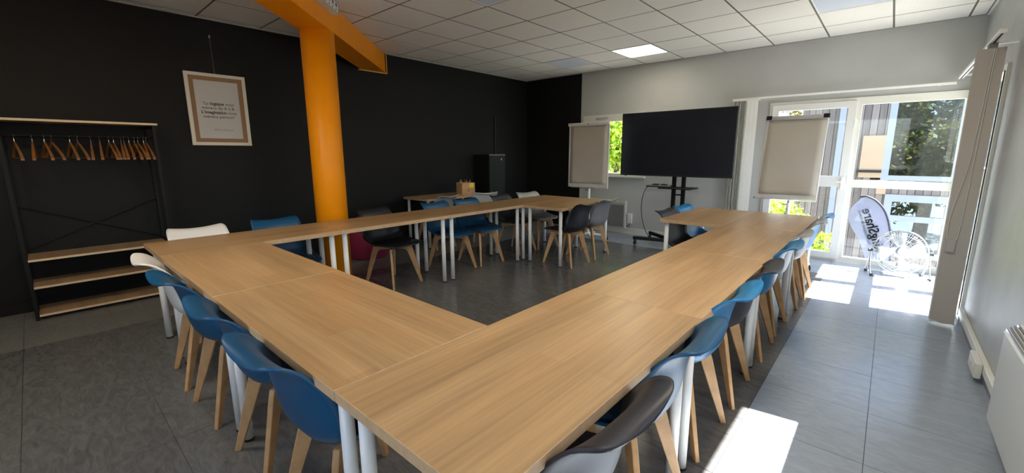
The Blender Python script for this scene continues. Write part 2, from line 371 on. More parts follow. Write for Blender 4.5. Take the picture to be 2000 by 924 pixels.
# ------------------------------------------------------------------ windows
def rect_frame(bm, axis, p0, p1, a0, a1, z0, z1, w):
    def q(u0, u1, b, t): bx(bm, *((p0, p1, u0, u1) if axis == 'x' else (u0, u1, p0, p1)), b, t)
    q(a0, a1, z1-w, z1); q(a0, a1, z0, z0+w); q(a0, a0+w, z0+w, z1-w); q(a1-w, a1, z0+w, z1-w)
def pane(axis, p, a0, a1, z0, z1, parent, m='glass'):
    return obj('pane', box(*((p-.003, p+.003, a0, a1) if axis == 'x' else (a0, a1, p-.003, p+.003)), z0, z1), MT[m], parent)
# back door-window: opening leaf at left, fixed lights at right
w1 = bmesh.new(); rect_frame(w1, 'y', Y1-.02, Y1+.05, -.235, 1.665, 0, 2.05, .03)
bx(w1, .70, .755, Y1-.02, Y1+.05, .03, 2.02); bx(w1, .755, 1.635, Y1-.02, Y1+.05, .962, 1.052); bx(w1, .755, 1.635, Y1-.02, Y1+.05, .03, .07)
bx(w1, .755, 1.635, Y1-.02, Y1+.05, 1.965, 2.02)
win1 = structure('window_1', w1, MT['cream'])
pane('y', Y1+.015, .755, 1.635, 1.052, 1.965, win1); pane('y', Y1+.015, .755, 1.635, .07, .962, win1)
dl = bmesh.new(); rect_frame(dl, 'y', Y1-.04, Y1+.03, -.20, .70, .03, 2.015, .078); bx(dl, -.122, .622, Y1-.04, Y1+.03, .96, 1.095)
door = structure('door_1', dl, MT['white_plastic'])
pane('y', Y1, -.122, .622, 1.095, 1.937, door); pane('y', Y1, -.122, .622, .108, .96, door)
hb = box(.645, .672, Y1-.055, Y1-.04, .93, 1.09); bx(hb, .652, .664, Y1-.085, Y1-.055, 1.02, 1.035); bx(hb, .60, .664, Y1-.095, Y1-.080, 1.018, 1.037)
obj('door_handle', hb, MT['white_metal'], door)
hb = box(.70, .712, Y1-.045, Y1-.02, .3, .4)
for z in (1.0, 1.7): bx(hb, .70, .712, Y1-.045, Y1-.02, z, z+.1)
obj('hinge', hb, MT['white_metal'], door)
# small window behind the flip chart
w2 = bmesh.new(); rect_frame(w2, 'y', Y1-.02, Y1+.05, -3.23, -2.02, 1.0, 2.05, .045); bx(w2, -3.185, -2.065, Y1-.015, Y1+.05, 1.93, 2.005)
win2 = structure('window_2', w2, MT['cream']); pane('y', Y1+.02, -3.185, -2.065, 1.045, 1.93, win2)
obj('window_sill', box(-3.26, -1.99, Y1-.05, Y1+.0, .975, 1.0), MT['cream'], win2)
vb = box(-2.95, -2.72, Y1-.034, Y1-.021, 1.985, 2.01); obj('vent_slot', vb, MT['fabric_slat'], win2)
# right wall full-height window
w3 = bmesh.new(); rect_frame(w3, 'x', X1-.02, X1+.05, 4.42, 6.17, 0, 2.05, .05); bx(w3, X1-.02, X1+.05, 5.20, 5.34, .05, 2.0)
bx(w3, X1-.02, X1+.05, 4.47, 5.20, 1.12, 1.26); bx(w3, X1-.02, X1+.05, 5.34, 6.12, 1.12, 1.26)
win3 = structure('window_3', w3, MT['cream'])
for a, b in ((4.47, 5.20), (5.34, 6.12)):
    for c, d in ((.05, 1.12), (1.26, 2.0)): pane('x', X1+.015, a, b, c, d, win3)
obj('gasket', box((X1-.026, X1-.02, 4.46, 4.472, .05, 2.0)), MT['rubber'], win3)
# high window near the camera, out of view; rear window added unseen for fill
w4 = bmesh.new(); rect_frame(w4, 'x', X1+.0, X1+.05, -.4, 2.12, 1.40, 1.985, .012)
win4 = structure('window_4', w4, MT['cream']); pane('x', X1+.02, -.388, 2.108, 1.412, 1.973, win4)
w5 = bmesh.new(); rect_frame(w5, 'y', Y0-.05, Y0+.01, -1.2, 1.4, .9, 2.3, .05)
win5 = structure('window_5', w5, MT['cream']); pane('y', Y0-.02, -1.15, 1.35, .95, 2.25, win5)
portal((.71, Y1+.1, 1.03), (-PI/2, 0, 0), 1.9, 2.0)
portal((-2.63, Y1+.1, 1.5), (-PI/2, 0, 0), 1.2, 1.05)
portal((X1+.1, 5.3, 1.03), (0, PI/2, 0), 2.0, 1.75)
portal((X1+.1, .86, 1.7), (0, PI/2, 0), .58, 2.5)
portal((.1, Y0-.1, 1.6), (PI/2, 0, 0), 2.6, 1.4)

# ------------------------------------------------------------------ pillar and beam
t = thing('steel_pillar', 'thick round orange painted pillar standing behind the far left table row', 'pillar', (-3.17, 1.49, 0))
bm = bmesh.new(); lathe(bm, [(.150, 0), (.150, 2.53)], 48); po = obj('column', bm, MT['orange'], t, True)
for f in po.data.polygons: f.use_smooth = len(f.vertices) == 4
bm = bmesh.new(); lathe(bm, [(.156, 0), (.156, .012)], 48); obj('base_ring', bm, MT['orange'], t)
# I-beam running at 45 degrees into the black wall
def P(s, c, z): # s along (-1,1), c across (1,1)/sqrt2 ; x+y = -1.66 + c*sqrt2
    q = 1/math.sqrt(2); return (-3.17 - s*q + c*q, 1.49 + s*q + c*q, z)
def beam_box(bm, c0, c1, z0, z1, wall_clip=-.004):
    def end(c): return (X0+wall_clip+3.17 - c/math.sqrt(2))*-math.sqrt(2)   # s where x == wall
    a = [P(-2.6, c0, 0), P(-2.6, c1, 0), P(end(c1), c1, 0), P(end(c0), c0, 0)]
    prism(bm, [(x, y, z0) for x, y, _ in a], (0, 0, z1-z0))
bm = bmesh.new(); beam_box(bm, -.14, .14, 2.532, 2.548, .006); fix(bm)
t = thing('steel_beam', 'heavy orange painted steel beam crossing below the ceiling into the black wall', 'beam', (0, 0, 0))
obj('bottom_plate', bm, MT['orange'], t)
bm = bmesh.new(); beam_box(bm, .118, .130, 2.548, ZC-.007, .006); beam_box(bm, -.130, -.118, 2.548, ZC-.007, .006); obj('side_plate', fix(bm), MT['orange'], t)
bm = bmesh.new(); beam_box(bm, -.118, .118, ZC-.022, ZC-.008, .006); obj('top_plate', fix(bm), MT['orange'], t)
# end bracket lines at the wall
bm = bmesh.new()
prism(bm, [(X0+.004, 2.66, 2.520), (X0+.004, 3.09, 2.520), (X0+.016, 3.09, 2.520), (X0+.016, 2.66, 2.520)], (0, 0, .012))
bx(bm, X0+.004, X0+.016, 3.09, 3.10, 2.520, ZC-.007); obj('wall_bracket', fix(bm), mat('pale_orange_edge', (.85, .45, .12), .4), t)
# emergency light on the beam face
q = 1/math.sqrt(2)
t = thing('emergency_light', 'small white box sign with black outlined markings fixed to the orange beam', 'emergency light')
def BP(s, c, z): return P(s, c, z)
bm = bmesh.new(); prism(bm, [BP(-.36, .132, 2.69), BP(.04, .132, 2.69), BP(.04, .205, 2.69), BP(-.36, .205, 2.69)], (0, 0, .10)); obj('housing', fix(bm), MT['white_plastic'], t)
bm = bmesh.new()
for a, b, z0, z1 in ((-.355, .035, 2.693, 2.697), (-.355, .035, 2.783, 2.787), (-.355, -.351, 2.697, 2.783), (.031, .035, 2.697, 2.783)):
    prism(bm, [BP(a, .2052, z0), BP(b, .2052, z0), BP(b, .2066, z0), BP(a, .2066, z0)], (0, 0, z1-z0))
for k in range(4):
    s = -.30+.085*k
    for a, b, z0, z1 in ((0, .035, 2.755, 2.772), (.010, .030, 2.742, 2.755), (.0, .015, 2.710, 2.725)):
        prism(bm, [BP(s+a, .2052, z0), BP(s+b, .2052, z0), BP(s+b, .2066, z0), BP(s+a, .2066, z0)], (0, 0, z1-z0))
obj('marking', fix(bm), MT['ink'], t)

# ------------------------------------------------------------------ tables
LEGH = .706
bm = bmesh.new(); lathe(bm, [(.0215, .012), (.0215, LEGH-.003)], 20); leg_me = bpy.data.meshes.new('leg')
for f in bm.faces: f.smooth = len(f.verts) == 4
bm.to_mesh(leg_me); bm.free(); leg_me.materials.append(MT['white_metal'])
bm = bmesh.new(); lathe(bm, [(.0235, 0), (.0235, .012)], 16); foot_me = bpy.data.meshes.new('foot'); bm.to_mesh(foot_me); bm.free(); foot_me.materials.append(MT['rubber'])
bm = bmesh.new(); lathe(bm, [(.05, LEGH-.003), (.05, LEGH)], 16); plate_me = bpy.data.meshes.new('leg_plate'); bm.to_mesh(plate_me); bm.free(); plate_me.materials.append(MT['white_metal'])
def top_mesh(L, Wd):
    bm = box(-L/2, L/2, -Wd/2, Wd/2, LEGH, .74); bevel(bm, .0012, 1)
    for f in bm.faces: f.material_index = 0 if abs(f.normal.z) > .9 else 1
    me = bpy.data.meshes.new('tabletop'); bm.to_mesh(me); bm.free(); me.materials.append(MT['oak']); me.materials.append(MT['oak_edge']); return me
TM = top_mesh(1.197, .598)
def table(cx_, cy_, rz, label, group='oak tables set out in a horseshoe', me=TM, L=1.2, Wd=.6):
    t = thing('oak_table', label, 'table', (cx_, cy_, 0), rz, group)
    inst('tabletop', me, t)
    for sx in (-1, 1):
        for sy in (-1, 1):
            p = (sx*(L/2-.058), sy*(Wd/2-.058), 0)
            l = inst('leg', leg_me, t, p); inst('foot', foot_me, l); inst('leg_plate', plate_me, l)
    return t
H = PI/2
j = lambda a=.002: rnd.uniform(-a, a)
table(-.60, .30, 0, 'oak table of the left row butting against the nearest long table')
table(-1.80, .30, 0, 'oak table of the left row beside the far left corner')
table(-2.70, .60, H, 'oak table at the far left corner in front of the white chair')
table(-2.702, 1.80, H, 'oak table in front of the orange pillar')
table(-2.699, 3.00, H, 'oak table with two blue chairs behind it in the far row')
table(-2.70, 4.20, H, 'oak table at the far end of the far row beside the black cabinet')
table(-2.097, 4.20, H, 'oak table with a black and a grey chair on its right side')
table(.30, .60, H, 'nearest oak table in the foreground of the right row')
table(.301, 1.80, H, 'oak table second from the camera in the right row')
table(.299, 3.00, H, 'oak table third from the camera in the right row')
table(.302, 4.205, H, 'oak table at the window end of the right row')
table(-.300, 4.205, H, 'oak table at the far end projecting left of the right row')
table(-4.18, 3.80, H, 'separate oak table against the black wall carrying the desk organiser', 'wall side table')

# ------------------------------------------------------------------ chairs
def shell_mesh():
    #        y      z     halfw  sideraise sidefwd
    prof = [(.238, .430, .150, .000, .000), (.232, .448, .185, .002, -.006), (.190, .458, .208, .004, -.003), (.110, .448, .222, .014, .0), (.010, .434, .232, .034, .0),
            (-.090, .424, .236, .062, .002), (-.165, .436, .238, .085, .016), (-.205, .480, .238, .082, .045), (-.222, .545, .230, .062, .062),
            (-.236, .620, .217, .040, .058), (-.250, .685, .205, .022, .040), (-.268, .738, .203, .010, .024), (-.296, .772, .200, .008, .017),
            (-.328, .787, .192, .007, .013), (-.352, .789, .176, .006, .011), (-.364, .781, .150, .005, .010)]
    P_ = catmull(prof, 2); NU = 15; th = .010
    bm = bmesh.new(); top = []; 
    for r, (y, z, hw, sr, sf) in enumerate(P_):
        row = []
        for i in range(NU):
            u = -1+2*i/(NU-1); s = abs(u)**2.4; d = .0
            tt = r/(len(P_)-1)
            if tt > .8: d = .009*math.cos(u*PI*.9)*(tt-.8)/.2    # saddle: dip in the middle of the top edge
            row.append(Vector((hw*math.sin(u*PI/2*.97)/math.sin(PI/2*.97)*.35+hw*u*.65, y+sf*s, z+sr*s-d)))
        top.append(row)
    R_ = len(top); nrm = [[None]*NU for _ in range(R_)]
    for a in range(R_):
        for b in range(NU):
            du = top[a][min(b+1, NU-1)]-top[a][max(b-1, 0)]; dv = top[min(a+1, R_-1)][b]-top[max(a-1, 0)][b]
            nrm[a][b] = du.cross(dv).normalized()   # points away from sitter for this ordering, flipped below
    sgn = 1 if nrm[6][NU//2].z < 0 else -1
    A = [[bm.verts.new(top[a][b]) for b in range(NU)] for a in range(R_)]
    B = [[bm.verts.new(top[a][b]+nrm[a][b]*th*sgn) for b in range(NU)] for a in range(R_)]
    for a in range(R_-1):
        for b in range(NU-1):
            bm.faces.new((A[a][b], A[a][b+1], A[a+1][b+1], A[a+1][b])); bm.faces.new((B[a][b], B[a+1][b], B[a+1][b+1], B[a][b+1]))
    for a in range(R_-1):
        bm.faces.new((A[a][0], A[a+1][0], B[a+1][0], B[a][0])); bm.faces.new((A[a][-1], B[a][-1], B[a+1][-1], A[a+1][-1]))
    for b in range(NU-1):
        bm.faces.new((A[0][b], B[0][b], B[0][b+1], A[0][b+1])); bm.faces.new((A[-1][b], A[-1][b+1], B[-1][b+1], B[-1][b]))
    fix(bm)
    for f in bm.faces: f.smooth = True
    return bm
def pad_mesh():
    bm = bmesh.new(); NR, NA = 6, 28; c = bm.verts.new((0, .03, .476)); prev = None; rings = []
    for i in range(1, NR+1):
        t = i/NR; ring = []
        for k in range(NA):
            a = 2*PI*k/NA; e = (abs(math.cos(a))**2.8+abs(math.sin(a))**2.8)**(-1/2.8)
            x, y = .192*t*e*math.cos(a), .03+.178*t*e*math.sin(a)
            z = .474-.020*t**4+.020*(x/.19)**2*.5
            ring.append(bm.verts.new((x, y, z)))
        rings.append(ring)
    bot = [bm.verts.new((v.co.x*.985, .03+(v.co.y-.03)*.985, v.co.z-.022)) for v in rings[-1]]; rings.append(bot)
    for k in range(NA): bm.faces.new((c, rings[0][k], rings[0][(k+1) % NA]))
    for A, B in zip(rings, rings[1:]):
        for k in range(NA): bm.faces.new((A[k], B[k], B[(k+1) % NA], A[(k+1) % NA]))
    bm.faces.new(bot[::-1]); fix(bm)
    for f in bm.faces: f.smooth = True
    return bm
def mesh_of(name, bm, m):
    me = bpy.data.meshes.new(name); bm.to_mesh(me); bm.free(); me.materials.append(m); return me
CHM = {}
for k, (m1, m2) in CH.items():
    CHM[k] = (mesh_of('shell', shell_mesh(), m1), mesh_of('seat_pad', pad_mesh(), m2))
def leg_bm(sx, sy):
    bm = bmesh.new(); a = Vector((sx*.118, sy*.120, .408)); b = Vector((sx*.190, sy*.225, 0.0))
    ang = math.atan2(sy*.105, sx*.072); u = Vector((math.cos(ang), math.sin(ang), 0)); v = Vector((-u.y, u.x, 0))
    def ring(p, w, t): return [bm.verts.new(p+u*i*w+v*k*t) for i, k in ((-1, -1), (1, -1), (1, 1), (-1, 1))]
    rs = [ring(a, .030, .0125), ring(a.lerp(b, .12), .031, .0125), ring(b, .0135, .0105)]
    for A, B in zip(rs, rs[1:]):
        for k in range(4): bm.faces.new((A[k], A[(k+1) % 4], B[(k+1) % 4], B[k]))
    bm.faces.new(rs[0]); bm.faces.new(rs[-1]); bevel(fix(bm), .0025, 1); return bm
LEGM = [mesh_of('leg', leg_bm(sx, sy), MT['beech']) for sx in (-1, 1) for sy in (-1, 1)]
bm = bmesh.new()
for s in (1, -1):   # two crossing rails under the shell with an arched underside
    d = Vector((.118, s*.120, 0)); n_ = Vector((-d.y, d.x, 0)).normalized()*.011
    pts = [(-1, .410), (1, .410), (1, .345), (.72, .372), (0, .378), (-.72, .372), (-1, .345)]
    prism(bm, [d*a+Vector((0, 0, z))-n_ for a, z in pts], n_*2)
fix(bm); CROSS = mesh_of('leg_frame', bm, MT['beech'])
bm = bmesh.new(); lathe(bm, [(.06, .405), (.07, .423)], 16); MOUNT = mesh_of('seat_mount', bm, MT['rubber'])
def make_chair(color, x, y, rz, label, group):
    t = thing('shell_chair', label, 'chair', (x, y, 0), rz, group)
    inst('shell', CHM[color][0], t); inst('seat_pad', CHM[color][1], t)
    for m_ in LEGM: inst('leg', m_, t)
    inst('leg_frame', CROSS, t); inst('seat_mount', MOUNT, t)
    return t
G1, G2, G3, G4, G5 = 'chairs along the left table row', 'chairs along the right table row', 'chairs behind the far table row', 'chairs at the far end tables', 'chairs at the wall side table'
N, E_, W_ = 0, -PI/2, PI/2
CHAIRS = [
 ('white', -2.10, .20, N-.05, 'white shell chair at the far left end of the left table row', G1),
 ('blue', -1.56, .20, N+.03, 'petrol blue shell chair next to the white chair in the left row', G1),
 ('blue', -.90, .22, N-.02, 'middle one of the three petrol blue shell chairs along the left row', G1),
 ('blue', -.34, .22, N+.02, 'nearest petrol blue shell chair of the left row, beside paired white table legs', G1),
 ('dark', .385, .40, W_-.03, 'charcoal shell chair nearest the camera, at the bottom edge of the view', G2),
 ('blue', .375, .93, W_+.02, 'blue shell chair second from the camera in the right row', G2),
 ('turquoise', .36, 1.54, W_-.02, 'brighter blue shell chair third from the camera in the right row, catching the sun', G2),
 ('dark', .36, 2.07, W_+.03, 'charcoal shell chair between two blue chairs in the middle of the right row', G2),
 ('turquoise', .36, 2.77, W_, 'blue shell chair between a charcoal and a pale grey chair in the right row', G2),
 ('pale', .35, 3.30, W_-.03, 'pale grey shell chair just beyond the middle blue chair in the right row', G2),
 ('pale', .37, 4.06, W_+.04, 'pale grey shell chair last but one in the right row', G2),
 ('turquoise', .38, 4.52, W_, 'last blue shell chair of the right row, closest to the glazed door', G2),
 ('white', -2.88, .37, E_+.02, 'white shell chair behind the far left corner table, in front of the coat rack', G3),
 ('blue', -2.90, .95, E_-.03, 'blue shell chair left of the orange pillar behind the far table row', G3),
 ('black', -2.88, 1.98, E_+.12, 'black shell chair with black padded seat right of the orange pillar', G3),
 ('blue', -2.85, 2.77, E_+.03, 'left one of the two blue shell chairs tucked under the far table row', G3),
 ('blue', -2.84, 3.25, E_-.05, 'right one of the two blue shell chairs tucked under the far table row', G3),
 ('dark', -2.88, 3.98, E_+.05, 'dull charcoal shell chair behind the far table row near the black cabinet', G3),
 ('pale', -2.85, 4.48, E_-.22, 'pale shell chair with grey padded seat, last behind the far row', G3),
 ('black', -1.93, 3.90, W_-.05, 'black shell chair on the right side of the far left end table', G4),
 ('grey', -1.95, 4.44, W_+.03, 'mid grey shell chair beside a black one at the far left end table', G4),
 ('dark', -.36, 3.90, E_-.05, 'charcoal shell chair on the left side of the far right end table', G4),
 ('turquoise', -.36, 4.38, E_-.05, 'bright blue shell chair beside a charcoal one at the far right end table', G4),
 ('pale', -3.98, 3.40, W_+.10, 'pale grey shell chair seen from behind at the wall side table', G5),
 ('white', -3.90, 4.24, W_-.40, 'white shell chair seen from behind at the wall table, right of the organiser', G5),
]
for c in CHAIRS: make_chair(*c)

# ------------------------------------------------------------------ coat rack, hangers
t = thing('coat_rack', 'black metal coat rack with oak shelves standing against the black wall', 'coat rack', (0, 0, 0))
RY0, RY1, RX0, RX1 = -.60, .345, -4.56, -4.20
for x_ in (RX0+.012, RX1-.012):
    for y_ in (RY0, RY1): obj('post', box(x_-.012, x_+.012, y_-.012, y_+.012, 0, 1.655), MT['black_metal'], t)
for z_ in (.045, .287, .520):
    s_ = obj('shelf', box(RX0, RX1-.004, RY0+.013, RY1-.013, z_-.013, z_+.005), MT['shelf_oak'], t)
    obj('shelf_edge', box(RX1-.004, RX1+.001, RY0+.013, RY1-.013, z_-.013, z_+.0052), MT['shelf_edge'], s_)
s_ = obj('top_shelf', box(RX0, RX1-.004, -.66, RY1+.03, 1.655, 1.673), MT['shelf_oak'], t)
obj('shelf_edge', box(RX1-.004, RX1+.001, -.66, RY1+.03, 1.655, 1.6735), MT['shelf_edge'], s_)
bm = bmesh.new(); frustum(bm, (-4.39, RY0, 1.545), (-4.39, RY1, 1.545), .008, .008, 10); obj('hanging_rail', bm, MT['black_metal'], t)
bm = bmesh.new()
for y_ in (RY0, RY1):
    for z_ in (.06, .54, 1.545, 1.64): bx(bm, RX0+.024, RX1-.024, y_-.008, y_+.008, z_-.008, z_+.008)
obj('side_rail', bm, MT['black_metal'], t)
for a, b in (((RX0+.006, RY0+.01, .56), (RX0+.006, RY1-.01, .95)), ((RX0+.010, RY0+.01, .95), (RX0+.010, RY1-.01, .56))):
    bm = bmesh.new(); frustum(bm, a, b, .006, .006, 6); obj('cross_brace', bm, MT['black_metal'], t)
# hanger: local X is the shoulder axis; hangs from rail at local origin
def hanger_parts():
    b1 = bmesh.new(); pts = [(0.0, 0, -.065), (.03, 0, -.075), (.10, 0, -.115), (.17, 0, -.160), (.215, 0, -.200)]
    full = [(-x, y, z) for x, y, z in pts[::-1]]+pts[1:]
    prev = None
    for x, y, z in full:
        e = abs(x)/.215; hh, tt = .008+.004*(1-e), .005+.005*e
        ring = [b1.verts.new((x, s*tt, z+k*hh)) for s, k in ((-1, -1), (1, -1), (1, 1), (-1, 1))]
        if prev:
            for k in range(4): b1.faces.new((prev[k], prev[(k+1) % 4], ring[(k+1) % 4], ring[k]))
        else: b1.faces.new(ring)
        prev = ring
    b1.faces.new(prev[::-1]); fix(b1)
    b2 = bmesh.new(); P2 = [(0, 0, -.055), (0, 0, -.030)]+[(.0145*math.sin(a), 0, -.0055+.0145*-math.cos(a)) for a in [math.radians(v) for v in (20, 60, 100, 140, 180, 220, 255)]]
    tube(b2, P2, .0022, 6)
    b3 = bmesh.new(); frustum(b3, (-.175, 0, -.19), (.175, 0, -.19), .004, .004, 6)
    return b1, b2, b3
hb1, hb2, hb3 = hanger_parts()
HM = (mesh_of('shoulder_bar', hb1, MT['hanger_wood']), mesh_of('hook', hb2, MT['chrome']), mesh_of('trouser_bar', hb3, MT['hanger_wood']))
hx = [(25, .30), (56, -.12), (77, .28), (90, .55), (124, .25), (139, .42), (165, -.20), (183, -.18), (202, .22), (212, .10), (228, -.18), (234, -.12), (245, -.04), (257, .10), (265, .25), (278, -.06), (284, .14)]
ordn = ['leftmost', 'second', 'third', 'fourth', 'fifth', 'sixth', 'seventh', 'eighth', 'ninth', 'tenth', 'eleventh', 'twelfth', 'thirteenth', 'fourteenth', 'fifteenth', 'last but one', 'rightmost']
for i, (px_, a) in enumerate(hx):
    y_ = -.525+(px_-25)*.823/258
    o_ = ordn[i] + (' from the left' if 0 < i < 15 else '')
    t = thing('clothes_hanger', 'wooden clothes hanger with chrome hook, %s on the coat rack rail' % o_, 'hanger', (-4.39, y_, 1.5475), a*.42, 'wooden clothes hangers on the coat rack')
    inst('shoulder_bar', HM[0], t); inst('hook', HM[1], t); inst('trouser_bar', HM[2], t)

# ------------------------------------------------------------------ framed quote
t = thing('framed_quote', 'white framed quote poster with brown inner border hanging on the black wall', 'picture', (X0, .98, 1.862))
def fr(bm, x0, x1, a, b, w): # local frame in y,z
    bx(bm, x0, x1, -a, a, b-w, b); bx(bm, x0, x1, -a, a, -b, -b+w); bx(bm, x0, x1, -a, -a+w, -b+w, b-w); bx(bm, x0, x1, a-w, a, -b+w, b-w)
bm = bmesh.new(); fr(bm, .003, .026, .278, .379, .033); obj('frame', bm, MT['frame_white'], t)
bm = bmesh.new(); fr(bm, .003, .018, .245, .346, .042); obj('inner_border', bm, MT['frame_wood'], t)
pp = obj('poster', box(.003, .012, -.203, .203, -.304, .304), MT['poster'], t)
def wall_text(segs, zc, size, yoff=0):
    """segs: list of (text, bold); centred on yoff; returns one bmesh in the wall plane"""
    out = []; x = 0
    for s, b in segs:
        tb = text_bm(s, size, bold=.0011 if b else 0); a, c = width(tb)
        out.append((tb, x-a)); x += (c-a)+size*.30
    tot = x-size*.30; res = bmesh.new()
    for tb, dx in out:
        me = bpy.data.meshes.new('tmp')
        for v in tb.verts: xx, yy, zz = v.co; v.co = (.0135+zz, yoff-(tot/2)*1+(xx+dx), yy+zc)
        tb.to_mesh(me); tb.free(); res.from_mesh(me); bpy.data.meshes.remove(me)
    return res
# the wall faces +X, so text runs along +Y as seen from the room
lines = [([('\u201cLa', 0), ('logique', 1), ('vous', 0)], .052), ([('mènera de A à B.', 0)], .006), ([('L\u2019imagination', 1), ('vous', 0)], -.040), ([('mènera partout\u201d', 0)], -.086)]
for segs, z_ in lines: obj('lettering', wall_text(segs, z_, .044), MT['ink'], pp)
tb = text_bm('Albert Einstein', .036, shear=.5)
a, c = width(tb)
for v in tb.verts: xx, yy, zz = v.co; v.co = (.0135+zz, (xx-(a+c)/2)*.85+.02, yy-.222)
obj('signature', tb, MT['ink_pale'], pp)
bm = bmesh.new(); frustum(bm, (.012, 0, .379), (.012, -.005, .757), .0012, .0012, 5); bx(bm, .002, .014, -.011, .003, .745, .775); obj('hanging_wire', bm, MT['alu'], t)

# ------------------------------------------------------------------ cabinet, conduit
t = thing('metal_cabinet', 'tall narrow black metal cabinet against the black wall near the corner', 'cabinet', (-4.385, 4.98, 0))
obj('body', bevel(box(-.185, .175, -.20, .20, 0, 1.372), .004, 1), MT['dark_cab'], t)
d_ = obj('door', bevel(box(.176, .188, -.195, .195, .02, 1.345), .003, 1), MT['dark_cab'], t)
obj('lock', box(.188, .194, -.165, -.145, .70, .73), MT['chrome'], d_); obj('label_plate', box(.188, .190, .09, .11, 1.27, 1.30), MT['alu'], d_)
obj('top_lip', box(.170, .192, -.2, .2, 1.350, 1.376), mat('cabinet_edge', (.10, .115, .085), .4), t)
structure('trim_5', box(X0, X0+.022, 5.29, 5.315, 0, 2.06), MT['rubber'])

# ------------------------------------------------------------------ organiser on side table
t = thing('desk_organiser', 'small wooden drawer organiser full of pens with a yellow sticky note', 'desk organiser', (-4.10, 4.13, .74), -.25)
obj('case', box((-.10, -.092, -.115, .115, 0, .185), (-.092, .10, -.115, -.107, 0, .185), (-.092, .10, .107, .115, 0, .185), (-.092, .1, -.107, .107, 0, .008), (-.092, .1, -.107, .107, .095, .101)), MT['beech'], t)
d_ = obj('drawer', bevel(box(.088, .102, -.105, .105, .010, .094), .002, 1), MT['beech2'], t)
bm = bmesh.new(); bmesh.ops.create_uvsphere(bm, u_segments=12, v_segments=8, radius=.009); obj('drawer_knob', bm, MT['rubber'], d_, True, (.106, 0, .06))
obj('front_panel', box(.090, .102, -.106, .106, .102, .183), MT['beech'], t)
obj('sticky_note', box(.1022, .1035, .018, .092, .105, .180), MT['yellow'], t)
pens = [('pen_white', 'white pen leaning at the left of the organiser'), ('pen_wood', 'wooden pencil at the left of the organiser'), ('pen_dark', 'black marker in the middle of the organiser'), ('pen_red', 'red pen in the middle of the organiser'), ('pen_wood', 'wooden pencil in the middle of the organiser'), ('pen_dark', 'black marker right of the middle in the organiser'), ('pen_blue', 'blue pen in the organiser'), ('pen_white', 'white pen at the right of the organiser'), ('pen_dark', 'black pen at the right edge of the organiser')]
for i, (m_, lab) in enumerate(pens):
    yy = -.085+.021*i; x_ = rnd.uniform(-.05, .04); ty = rnd.uniform(-.12, .12)*.6 - (.22 if i < 2 else 0)
    h_ = rnd.uniform(.12, .15)
    bm = bmesh.new(); frustum(bm, (0, 0, .0), (0, 0, h_*.85), .0045, .0045, 8); frustum(bm, (0, 0, h_*.85), (0, 0, h_), .0045, .0015, 8)
    p_ = obj('pen', bm, MT[m_]); ca, sa = math.cos(-.25), math.sin(-.25)
    p_.location = (-4.10+x_*ca-yy*sa, 4.13+x_*sa+yy*ca, .842); p_.rotation_euler = (-ty, rnd.uniform(-.1, .1), 0); tag(p_, lab, 'pen', 'pens in the desk organiser')

# ------------------------------------------------------------------ beanbag
bm = bmesh.new(); bmesh.ops.create_uvsphere(bm, u_segments=32, v_segments=20, radius=1)
for v in bm.verts:
    x_, y_, z_ = v.co; r_ = math.hypot(x_, y_); a = math.atan2(y_, x_)
    zz = (z_+1)/2; prof_ = (.98*(1-abs(zz*1.45-.42)**2.2)) if zz < .85 else .25*(1-zz)/.15
    prof_ = max(prof_, 0.02); w_ = 1+.035*math.sin(a*6+zz*4)
    if r_ > 1e-5: v.co.x, v.co.y = x_/r_*.30*prof_*w_, y_/r_*.30*prof_*w_
    v.co.z = .0+zz*.66
o = obj('beanbag', bm, MT['pink'], None, True, (-4.21, 2.42, 0)); tag(o, 'burgundy pink beanbag slumped against the black wall behind the black chair', 'beanbag')

# ------------------------------------------------------------------ screen on its stand
SX, SY = -1.235, 5.66
t = thing('wide_screen', 'very large flat black television screen mounted on the wheeled stand', 'television', (-1.292, 5.62, 0))
obj('panel', bevel(box(-.822, .822, -.012, .030, 1.052, 1.985), .004, 1), MT['bezel'], t)
obj('display', box(-.808, .808, -.0145, -.011, 1.075, 1.972), MT['screen'], t)
obj('back_cover', bevel(box(-.55, .55, .030, .065, 1.12, 1.62), .01, 1), MT['bezel'], t)
obj('sensor', box(-.75, -.71, -.013, .0, 1.044, 1.052), MT['bezel'], t)
t = thing('screen_stand', 'black wheeled television stand with two posts and a small shelf', 'television stand', (SX, SY+.10, 0))
for s in (-1, 1): obj('post', box(s*.070-.026, s*.070+.026, -.02, .02, .06, 1.75), MT['black_metal'], t)
obj('cross_bar', box((-.044, .044, -.012, .012, .77, .79), (-.044, .044, -.012, .012, .26, .28), (-.30, .30, -.034, -.021, 1.40, 1.50)), MT['black_metal'], t)
sh_ = obj('shelf', bevel(box(-.22, .25, -.24, .10, .875, .893), .004, 1), MT['black_metal'], t)
for s in (-1, 1):
    for f in (-1, 1):
        bm = bmesh.new(); prism(bm, [(s*.03, f*.02-.03, .055), (s*.03, f*.02+.03, .055), (s*.54, f*.28+.028, .085), (s*.54, f*.28-.028, .085)], (0, 0, .045)); ft = obj('foot_arm', fix(bm), MT['black_metal'], t)
        bm = bmesh.new(); bx(bm, s*.52-.012, s*.52+.012, f*.27-.012, f*.27+.012, .05, .09); frustum(bm, (s*.52-.014, f*.27, .032), (s*.52+.014, f*.27, .032), .032, .032, 14); obj('caster', bm, MT['rubber'], ft)
bm = bevel(box(-.18, .18, -.09, .09, 0, .024), .005, 1)
for q_ in ((-.10, -.02, -.03, .05), (.03, .11, -.06, .02)): bx(bm, q_[0], q_[1], q_[2], q_[3], .024, .044)
